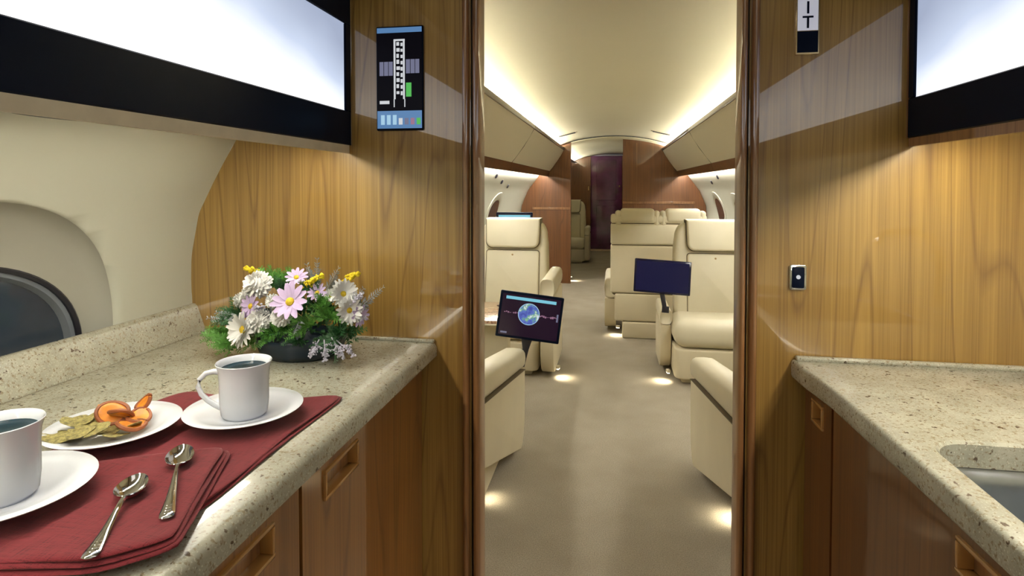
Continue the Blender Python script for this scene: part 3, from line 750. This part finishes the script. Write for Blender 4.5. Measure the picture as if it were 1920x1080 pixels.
def daisy(pos, rad, mat, face, np_=14, rows=1, seed=0):
    rr_ = random.Random(seed); bm = bmesh.new(); B = orient(face)
    for row in range(rows):
        for i in range(np_):
            a = 2*PI*(i+.5*row)/np_+rr_.uniform(-.08, .08)
            M = B @ Matrix.Rotation(a, 4, 'Z') @ Matrix.Translation((rad*.16, 0, .002*row))
            petal(bm, M, rad*rr_.uniform(.76, .9)*(1-.22*row), rad*(.36 if np_ < 16 else .28), rad*rr_.uniform(.02, .30)+row*rad*.28)
    o = finish(bm, 'daisy', mat, FL, 70, Vector(pos)-ORG)
    c_ = finish(lathe([(0, rad*.17), (rad*.13, rad*.14), (rad*.22, rad*.06), (rad*.23, 0), (0, -rad*.04)], 12, M=B), 'flower_center', POLLEN, o)
    o['label'] = 'lilac daisy' if mat is PETALL else 'white daisy'
    return o
def pompon(pos, rad, seed, face=(0, -1, .4)):
    rr_ = random.Random(seed); bm = bmesh.new(); B = orient(face)
    bmesh.ops.create_uvsphere(bm, u_segments=14, v_segments=9, radius=rad*.62)
    for row in range(6):
        k_ = (22, 20, 16, 12, 8, 5)[row]; el_ = -.25+row*.32
        for i in range(k_):
            a = 2*PI*(i+.5*(row % 2))/k_+rr_.uniform(-.12, .12)
            M = B @ Matrix.Rotation(a, 4, 'Z') @ Matrix.Rotation(-el_+rr_.uniform(-.1, .1), 4, 'Y') @ Matrix.Translation((rad*.42, 0, 0))
            petal(bm, M, rad*rr_.uniform(.5, .62), rad*.34, -rad*.10, 3)
    o = finish(bm, 'chrysanthemum', PETALW, FL, 70, Vector(pos)-ORG); o['label'] = 'white double flower head'; return o
def frond(pos, d, L, mat, name, seed, leaf=.018, n=11, wd=.30, droop=.0):
    rr_ = random.Random(seed); bm = bmesh.new(); d = Vector(d).normalized(); pts = []
    side = d.cross(Vector((0, -1, .3))).normalized()
    for i in range(n+1):
        f = i/n; pts.append(d*L*f+Vector((0, 0, -droop*L*f*f)))
    tube(pts, [.0012*(1-.7*i/n) for i in range(n+1)], 5, bm)
    nrm = side.cross(d)
    for i in range(1, n+1):
        f = i/n; ll = leaf*(1-.65*f)*rr_.uniform(.8, 1.2)
        for s_ in (-1, 1):
            v_ = (side*s_+d*.75+nrm*rr_.uniform(-.5, .5)).normalized(); q = d.cross(v_).normalized()
            w_ = ll*wd; p0 = pts[i-1] if i < n else pts[i]
            A = [bm.verts.new(p0), bm.verts.new(p0+v_*ll*.45+(nrm*.5+d*.8).normalized()*w_*.7), bm.verts.new(p0+v_*ll), bm.verts.new(p0+v_*ll*.5-(d*.8+nrm*.4).normalized()*w_*.7)]
            bm.faces.new(A)
    return finish(bm, name, mat, FL, 70, Vector(pos)-ORG)
def spray(pos, d, L, mat, name, seed, k_=26, spread=.5, bud=.0035):
    """branching sprig with tiny buds"""
    rr_ = random.Random(seed); bm = bmesh.new(); d = Vector(d).normalized()
    tube([(0, 0, 0), d*L*.5, d*L], [.0012, .001, .0006], 5, bm)
    for i in range(k_):
        f = .25+.75*i/k_; b0 = d*L*f
        v_ = (d*.7+Vector((rr_.uniform(-1, 1), rr_.uniform(-1, 1), rr_.uniform(-1, 1)))*1.0).normalized()
        e = b0+v_*L*spread*(1.15-f)*rr_.uniform(.5, 1)
        tube([b0, e], [.0007, .0005], 4, bm)
        for q in range(3):
            c_ = b0+(e-b0)*(.5+.25*q)+Vector((rr_.uniform(-1, 1), rr_.uniform(-1, 1), rr_.uniform(-1, 1)))*.0025
            bmesh.ops.create_icosphere(bm, subdivisions=1, radius=bud*rr_.uniform(.6, 1.1), matrix=Matrix.Translation(c_))
    return finish(bm, name, mat, FL, 70, Vector(pos)-ORG)
def clump(pos, L, seed, up=.4, mat=LEAF, k_=9, toward=(0, -1, 0)):
    """tuft of feathery greenery: fronds fanning from one stem"""
    rr_ = random.Random(seed); bm = bmesh.new(); t_ = Vector(toward)
    for f in range(k_):
        d = (t_*.55+Vector((rr_.uniform(-1, 1), rr_.uniform(-.7, .3), rr_.uniform(-.45, .8)+up))).normalized()
        side = d.cross(Vector((rr_.uniform(-.4, .4), -1, .3))).normalized(); nr = side.cross(d); LL = L*rr_.uniform(.7, 1.1)
        tube([(0, 0, 0), d*LL*.5, d*LL+Vector((0, 0, -.1*LL))], [.0009, .0007, .0004], 4, bm)
        for i in range(2, 13):
            fr_ = i/12; p0 = d*LL*fr_+Vector((0, 0, -.1*LL*fr_*fr_)); ll = LL*.34*(1.1-.75*fr_)*rr_.uniform(.7, 1.2)
            for s_ in (-1, 1):
                v_ = (side*s_+d*.8+nr*rr_.uniform(-.7, .7)).normalized(); w_ = v_.cross(nr).normalized()*ll*.16
                bm.faces.new([bm.verts.new(p0), bm.verts.new(p0+v_*ll*.5+w_), bm.verts.new(p0+v_*ll), bm.verts.new(p0+v_*ll*.5-w_)])
    return finish(bm, 'fern_tuft', mat, FL, 70, Vector(pos)-ORG)
# dense green cushion filling the bowl under the heads
rnd = random.Random(9); bm = bmesh.new()
for q in range(520):
    a, r_ = rnd.uniform(0, 2*PI), math.sqrt(rnd.random()); x, y = .098*r_*math.cos(a), .070*r_*math.sin(a)
    p0 = Vector((x, y, .040+.085*(1-r_*r_)*rnd.uniform(.55, 1))); v_ = Vector((x*6+rnd.uniform(-.5, .5), y*6-.3+rnd.uniform(-.5, .5), rnd.uniform(-.1, .9))).normalized()
    w_ = v_.cross(Vector((rnd.uniform(-1, 1), rnd.uniform(-1, 1), 1))).normalized()*.0045; ll = rnd.uniform(.014, .026)
    bm.faces.new([bm.verts.new(p0), bm.verts.new(p0+v_*ll*.5+w_), bm.verts.new(p0+v_*ll), bm.verts.new(p0+v_*ll*.5-w_)])
finish(bm, 'foliage', LEAFD, FL, 70)['kind'] = 'stuff'
for i, (x, y, z, r0, fc) in enumerate(((-.689, 1.05, 1.025, .0285, (-.2, -1, .5)), (-.733, 1.06, .990, .017, (-.6, -1, .3)), (-.668, 1.02, .961, .024, (-.1, -1, .4)), (-.616, 1.01, .973, .020, (.1, -1, .4)), (-.519, 1.06, 1.017, .017, (.3, -1, .6)), (-.655, 1.045, .994, .015, (0, -1, .5)), (-.712, 1.05, 1.005, .015, (-.4, -1, .4)))):
    pompon((x, y, z), r0, 60+i, fc)
for i, (x, y, z, r0, mt, fc, np_) in enumerate(((-.592, 1.0, 1.004, .036, PETALL, (.08, -1, .55), 13), (-.693, 1.03, .986, .025, PETALL, (-.45, -1, .3), 14), (-.697, 1.02, .962, .015, PETALL, (-.3, -1, .0), 11),
        (-.696, 1.01, .945, .035, PETALW, (-.45, -1, .25), 17), (-.619, 1.07, 1.038, .022, PETALL, (.2, -.9, .9), 12), (-.564, 1.05, 1.013, .019, PETALL, (.2, -1, .6), 12), (-.511, 1.05, 1.012, .029, PETALW, (.95, -.75, .35), 18),
        (-.494, 1.04, .983, .028, PETALW, (.9, -.8, .15), 17), (-.478, 1.05, .972, .021, PETALL, (.9, -.6, -.1), 12), (-.541, 1.06, 1.005, .015, PETALW, (.2, -1, .5), 12))):
    daisy((x, y, z), r0, mt, fc, np_, 2 if mt is PETALW else 1, 80+i)
for i, (x, y, z, d_, L) in enumerate(((-.692, 1.08, 1.042, (-1, 0, .22), .048), (-.604, 1.05, 1.015, (.85, .1, .55), .058), (-.528, 1.08, 1.032, (.8, .1, .35), .036))):
    spray((x, y, z), d_, L, YELLOW, 'goldenrod_sprig', 100+i, 26, .28, .0034)
for i, (x, y, z, L, u_, mt, tw) in enumerate(((-.672, 1.09, 1.005, .058, 1.3, LEAF, (0, -.2, .3)), (-.650, 1.09, 1.005, .052, 1.2, LEAF, (.2, -.2, .3)), (-.614, 1.03, .943, .040, .1, LEAF, (0, -1, 0)), (-.570, 1.03, .950, .044, .1, LEAF, (0, -1, 0)), (-.536, 1.04, .966, .046, .3, LEAF, (.2, -1, .1)),
        (-.755, 1.05, .925, .046, .0, LEAF, (-.7, -.6, -.2)), (-.732, 1.03, .912, .042, -.1, LEAF, (-.5, -.8, -.2)), (-.505, 1.06, .935, .048, .0, LEAFD, (.6, -.7, -.1)), (-.520, 1.04, .930, .046, .0, LEAFD, (.5, -.8, 0)), (-.645, 1.025, .935, .036, .0, LEAF, (-.1, -1, -.1)), (-.690, 1.03, .922, .036, .0, LEAF, (-.3, -1, -.1)),
        (-.740, 1.06, .955, .046, .3, LEAFD, (-.9, -.4, .1)), (-.548, 1.04, .990, .034, .3, LEAF, (.1, -1, .3)), (-.575, 1.06, 1.010, .036, .6, LEAFD, (.1, -.6, .5)), (-.640, 1.06, 1.010, .036, .6, LEAFD, (0, -.6, .5)), (-.590, 1.025, .925, .030, -.1, LEAFD, (.1, -1, -.2)), (-.500, 1.07, .965, .044, .3, LEAFD, (.7, -.5, .2)))):
    clump((x, y, z), L, 200+i, u_, mt, 11, tw)
for i, (p_, d_, L) in enumerate((((-.588, 1.09, 1.010), (.05, 0, 1), .062), ((-.592, 1.09, 1.015), (-.3, 0, .9), .048), ((-.480, 1.06, .985), (.75, 0, .65), .062), ((-.495, 1.05, .99), (.5, -.1, .6), .045), ((-.565, 1.09, 1.01), (.45, 0, .8), .052), ((-.745, 1.06, .945), (-.95, -.05, .12), .062), ((-.735, 1.05, .955), (-.9, -.1, .25), .045), ((-.50, 1.05, .965), (.9, -.2, .1), .045), ((-.64, 1.02, .975), (-.2, -.8, .3), .03), ((-.585, 1.02, .965), (.2, -.8, -.4), .04))):
    frond(p_, d_, L, SAGE, 'sage_sprig', 300+i, .017, 12, .42, 0)
for i, (p_, d_, L) in enumerate((((-.535, 1.02, .930), (.25, -.4, -.6), .042), ((-.520, 1.02, .935), (.6, -.4, -.5), .052), ((-.510, 1.02, .93), (.85, -.3, -.45), .05), ((-.545, 1.02, .93), (-.1, -.5, -.5), .036), ((-.655, 1.02, .985), (-.3, -.8, .2), .024), ((-.49, 1.05, .995), (.6, -.4, .5), .036))):
    spray(p_, d_, L, LAV, 'statice_sprig', 330+i, 20, .5, .0021)

for o in FL.children:        # nothing dips into the stone
    for q in o.data.vertices:
        if q.co.z+o.location.z < .001: q.co.z = .001-o.location.z
# ------------------------------------------------------------------ cabin seats
SEAM = plain('dark_seam', srgb(88, 76, 54), .7)
def arm(r, x0, x1, y0, y1, top, pad, sgn, tuck=.0, name='armrest', fr=.12, tilt=0):
    """side panel with rounded lower front corner and a padded top; front at y0 (local)"""
    n = 8; pts = [(y1, .03 if not tilt else .05+.33*(y1-y0-.08))]
    pts += [(y0+fr-fr*math.sin(PI/2*i/n), .03+fr*1.5-fr*1.5*math.cos(PI/2*i/n)) for i in range(n+1)]
    pts += [(y0, top-pad), (y1, top-pad+.005+tilt*(y1-y0))]
    bm = prism(pts, 0, x0+.003, x1-.003, .008, 2)
    if tuck:
        for q in bm.verts: q.co.x += sgn*tuck*max(0, 1-q.co.z/.26)**1.6
    a = finish(bm, name, LEATHERP, r, 40)
    bm = bmesh.new(); loops = []
    hw = (x1-x0)/2; cx = (x0+x1)/2; z0 = top-pad+.002
    for yy, s_ in ((y0+.012, .35), (y0+.003, .8), (y0, .95), (y0+.004, 1.0), (y0+.05, 1.0), (y1-.03, 1.0), (y1, .9)):
        lp = []
        for i in range(16):
            t_ = 2*PI*i/16; ex = .55
            cxx = math.copysign(abs(math.cos(t_))**ex, math.cos(t_)); szz = math.copysign(abs(math.sin(t_))**.7, math.sin(t_))
            lp.append((cx+hw*cxx*(.7+.3*s_), yy, z0+.004+pad/2+pad/2*szz*s_+tilt*(yy-y0)))
        loops.append(lp)
    finish(loft(loops, True, True), 'armrest_pad', LEATHER, a, 60)
    if tilt: finish(prism([(y0+.003, top-pad+.001), (y0+.003, top-pad+.004), (y1, top-pad+.009+tilt*(y1-y0)), (y1, top-pad+.006+tilt*(y1-y0))], 0, x0+.0005, x1-.0005), 'seam', SEAM, a)
    return a
def seat(loc, rz, label, hwc, hwb, arms, group=None, top=.985, ci=1, cush=.40, yb=.44, mg=.085):
    """front at local y=0 facing local -y"""
    r = empty('cabin_seat', loc, label, 'seat', rz, group)
    finish(box(-hwc+.05, hwc-.05, .06, yb+.2, 0, .05, .01, 2), 'base', LEATHERP, r)
    finish(prism(rrect(-hwc+.006, hwc-.006, .012, yb+.26, .05, 6), 2, .035, cush-.18, .012, 3), 'seat_skirt', LEATHERP, r, 40)
    bm = bmesh.new(); rbox(bm, -hwc, hwc, 0, yb+.06, cush-.178, cush, .075, 6)
    for q in bm.verts:
        q.co.z += -.10*max(0, q.co.y-.08)*(1 if q.co.z > cush-.09 else .2)+.010*math.cos(q.co.x/hwc*1.4)*(1 if q.co.z > cush-.05 else 0)
    finish(bm, 'seat_cushion', LEATHER, r, 60)
    # backrest outline with rounded shoulders
    sh = [(-hwb, .30), (hwb, .30)]; n = 8
    sh += [(hwb+.005, .60), (hwb-.002, .80)]
    sh += [(hwb-.10+.09*math.cos(PI/2*i/n), top-.13+.11*math.sin(PI/2*i/n)) for i in range(n+1)]
    sh += [(-x, z) for x, z in sh[:1:-1]]
    sh = sh[:2]+sh[2:]
    bm = prism(sh, 1, yb, yb+.15, .035, 4)
    for q in bm.verts: q.co.y += .14*(q.co.z-.35)
    finish(bm, 'backrest', LEATHER, r, 40)
    hb = hwb-mg
    pan = rrect(-hb, hb, .34, top-.23, .02, 4); bm = prism(pan, 1, yb-.012, yb+.02, .010, 3)
    for q in bm.verts: q.co.y += .14*(q.co.z-.35)
    finish(bm, 'back_panel', LEATHER, r, 40)
    bm = prism(rrect(-hb-.004, hb+.004, .336, top-.226, .022, 4), 1, yb-.003, yb+.015, .002, 1)
    for q in bm.verts: q.co.y += .14*(q.co.z-.35)
    finish(bm, 'back_seam', SEAM, r, 40)
    n = 6; hd = [(-hb-.005, top), (-hb-.003, top-.10)]+[(-hb+.05-.05*math.cos(PI/2*i/n), top-.16-.05*math.sin(PI/2*i/n)) for i in range(n+1)]
    hd += [(-x, z) for x, z in hd[::-1]]
    bm = prism([(x*1.02, z-.0045 if z < top-.05 else z-.004) for x, z in hd], 1, yb-.022, yb+.10, .002, 1)
    for q in bm.verts: q.co.y += .14*(q.co.z-.35)
    finish(bm, 'headrest_seam', SEAM, r, 40)
    bm = prism(hd, 1, yb-.040, yb+.11, .018, 4)
    for q in bm.verts: q.co.y += .14*(q.co.z-.35)
    finish(bm, 'headrest', LEATHER, r, 40)
    bt = finish(lathe([(0, .004), (.005, .003), (.007, 0), (0, 0)], 12, M=Matrix.Rotation(PI/2, 4, 'X')), 'button', plain('tan_button', srgb(180, 150, 100), .5) if 'tan_button' not in bpy.data.materials else bpy.data.materials['tan_button'], r)
    bt.location = (0, yb-.012+.14*(top-.26-.35), top-.26)
    for a in arms: arm(r, *a)
    return r
# facing the camera
seat((-.712, 3.66, 0), 0, 'cream leather seat facing the doorway behind the globe monitor', .25, .25,
     [(.265, .355, -.06, .55, .635, .12, -1)], mg=.058)
seat((.685, 3.66, 0), 0, 'cream leather seat facing the doorway on the right, beside the dark monitor', .315, .27,
     [(-.385, -.310, .20, .62, .42, .10, 1)])
seat((-.70, 9.2, 0), 0, 'cream leather seat far down the aisle behind the left bulkhead', .27, .25,
     [(.255, .335, .0, .55, .56, .12, -1), (-.315, -.255, .0, .5, .55, .10, 1)])
# facing away: only the aisle armrest shows past the doorway
seat((-.70, 2.60, 0), PI, 'cream leather seat facing away, its aisle armrest beside the left door post', .23, .225,
     [(-.300, -.185, -.09, .90, .455, .095, 1, 0, 'armrest', .10, .18)], yb=.58)
seat((.70, 2.60, 0), PI, 'cream leather seat facing away, its aisle armrest beside the right door post', .23, .225,
     [(.250, .365, -.05, .90, .465, .095, -1, 0, 'armrest', .10, .18)], yb=.58)
# two-place seat seen from behind
r = empty('double_seat', (.345, 4.75, 0), 'cream two-place seat seen from behind, between the dark monitor and the purple door', 'seat')
bm = bmesh.new()
finish(prism(rrect(-.355, .37, .34, .985, .03, 5), 1, .012, .16, .01, 3), 'seat_core', SEAM, r, 40)
finish(box(-.365, .375, -.004, .16, .920, .988, .018, 3), 'back_roll', LEATHER, r)
finish(box(-.365, .375, -.003, .16, .748, .915, .018, 3), 'back_roll', LEATHER, r)
finish(box(-.365, .375, -.002, .16, .36, .743, .016, 3), 'back_shell', LEATHERP, r)
finish(box(-.33, .375, .0, .16, .135, .356, .015, 3), 'lower_panel', LEATHERP, r)
finish(box(-.27, .36, -.01, .16, 0, .13, .012, 3), 'base', LEATHERP, r)
for x in (-.155, .195): 
    h = finish(box(x-.135, x+.135, -.012, .10, .925, 1.038, .03, 4), 'headrest', LEATHER, r)
    finish(box(x-.175, x-.125, -.005, .09, .90, 1.022, .03, 4), 'headrest_wing', LEATHER, h); finish(box(x+.125, x+.175, -.005, .09, .90, 1.022, .03, 4), 'headrest_wing', LEATHER, h)
finish(box(-.36, .375, .16, .70, .20, .42, .06, 4), 'seat_cushion', LEATHER, r)
arm(r, -.415, -.315, .15, .75, .455, .17, 1)

# ------------------------------------------------------------------ monitors, table
def monitor(loc, rot, w, h, label, dark):
    r = empty('monitor', loc, label, 'monitor'); r.rotation_euler = rot
    finish(prism(rrect(-w/2, w/2, -h/2, h/2, .006), 1, -.008, .010, .002, 2), 'bezel', BLACK if not dark else NAVY, r)
    s_ = finish(box(-w/2+.012, w/2-.012, -.0088, -.008, -h/2+.012, h/2-.012), 'display', S_PURP if not dark else S_NAVY, r)
    return r, s_
w_, h_ = .298, .215
m1, s1 = monitor((-.383, 2.705, .606), (math.radians(-4), math.radians(7.5), math.radians(8)), w_, h_, 'tilted monitor showing a blue globe, on an arm over the left armrest', False)
def disc(x, z, rad, y0, y1): return prism([(x+rad*math.cos(a*PI/16), z+rad*math.sin(a*PI/16)) for a in range(32)], 1, y0, y1)
on_screen('top_bar', -.12, .115, .072, .086, S_CYAN, s1, -.0095)
finish(disc(-.006, .012, .0505, -.0095, -.0088), 'globe_halo', S_LBLUE, s1); finish(disc(-.006, .012, .0475, -.0101, -.0094), 'globe', S_GLOBE, s1)
bm = bmesh.new()
for x in range(9): rbox(bm, -.122+x*.0085, -.116+x*.0085, -.0095, -.0089, .0085+.002*math.sin(x*2), .0125+.003*math.sin(x*1.3))
for x in range(10): rbox(bm, .044+x*.0085, .051+x*.0085, -.0095, -.0089, .0065+.003*math.sin(x*1.7), .0125+.003*math.sin(x*1.1))
finish(bm, 'caption_marks', S_PINK, s1)['kind'] = 'stuff'
on_screen('side_button', .124, .132, -.008, .028, S_GREY, s1, -.0095); on_screen('corner_mark', -.128, -.098, -.088, -.080, S_GREY, s1, -.0095)
finish(prism([(-.028, -h_/2+.01), (.028, -h_/2+.01), (.016, -h_/2-.045), (.006, -h_/2-.13), (-.022, -h_/2-.13), (-.014, -h_/2-.045)], 1, .008, .030, .004, 2), 'support_arm', DARKP, m1)
m2, s2 = monitor((.305, 3.78, .647), (math.radians(-3), math.radians(2.4), math.radians(-6)), .345, .210, 'dark blank monitor on an arm beside the right seat', True)
finish(prism([(-.012, -.10), (.018, -.10), (.036, -.185), (.052, -.185), (.052, -.225), (.008, -.225), (.008, -.185)], 1, .008, .030, .003, 2), 'support_arm', DARKP, m2)
m3, s3 = monitor((-.80, 4.75, .905), (math.radians(0), math.radians(0), math.radians(4)), .30, .19, 'monitor peeking above the left seat headrest', False)
on_screen('top_bar', -.13, .13, .050, .074, S_CYAN, s3, -.0095)
finish(box(-.02, .02, .008, .03, -.905, -.08, .004, 2), 'support_post', DARKP, m3)
r = empty('folding_table', (-.66, 2.95, 0), 'burl topped fold-out table between the two left seats', 'table')
finish(prism(rrect(-.30, .20, -.13, .33, .03, 5), 2, .535, .553, .004, 2), 'tabletop', BURL, r)
finish(prism(rrect(-.302, .203, -.133, .333, .032, 5), 2, .528, .5365, .003, 2), 'table_edge', LEATHER, r)
finish(box(-.30, .14, -.05, .02, .02, .528, .01, 2), 'table_leg', LEATHERP, r)
o = finish(tube([(0, 0, 0), (.01, -.012, .002), (.07, -.075, .004), (.078, -.083, .004)], [.002, .005, .005, .0015], 8), 'pen', plain('brown_pen', (.03, .012, .006, 1), .3)); o.location = (-.63, 3.16, .559)
tag(o, 'dark brown pen lying on the burl table', 'pen')

# floor lamps at the seat bases
def floor_lamp(x, y, d_, label, p=1.0):
    r = empty('floor_light', (x, y, 0), label, 'floor light', math.atan2(d_[1], d_[0])-PI/2)
    finish(box(-.016, .016, -.018, .004, .055, .075, .004, 2), 'housing', LEATHERP, r)
    finish(box(-.012, .012, -.012, .001, .0525, .056), 'lens', FLOORM, r)
    la = bpy.data.lights.new('floor_lamp', 'SPOT'); la.energy = FLOORLAMP*p; la.color = (1, .9, .66); la.spot_size = 2.4; la.spot_blend = .8; la.shadow_soft_size = .012
    lo = bpy.data.objects.new('bulb', la); C.objects.link(lo); lo.parent = r; lo.location = (0, .012, .050); lo.rotation_euler = (.35, 0, 0)
floor_lamp(-.490, 2.20, (1, .1), 'small floor light under the near left armrest', 1.0)
floor_lamp(.462, 2.22, (-1, .1), 'small floor light under the near right armrest', 1.0)
floor_lamp(-.335, 3.70, (1, -.2), 'small floor light under the left seat facing the doorway', 1.0)
floor_lamp(.335, 3.74, (-1, -.2), 'small floor light under the right seat facing the doorway', 1.0)
floor_lamp(.04, 4.86, (-.3, -1), 'small floor light under the two-place seat', 1.2)
floor_lamp(-.52, 7.5, (1, .3), 'small floor light at the foot of the left bulkhead', 1.5)
floor_lamp(-.40, 9.3, (1, -.5), 'small floor light under the farthest seat', 1.5)
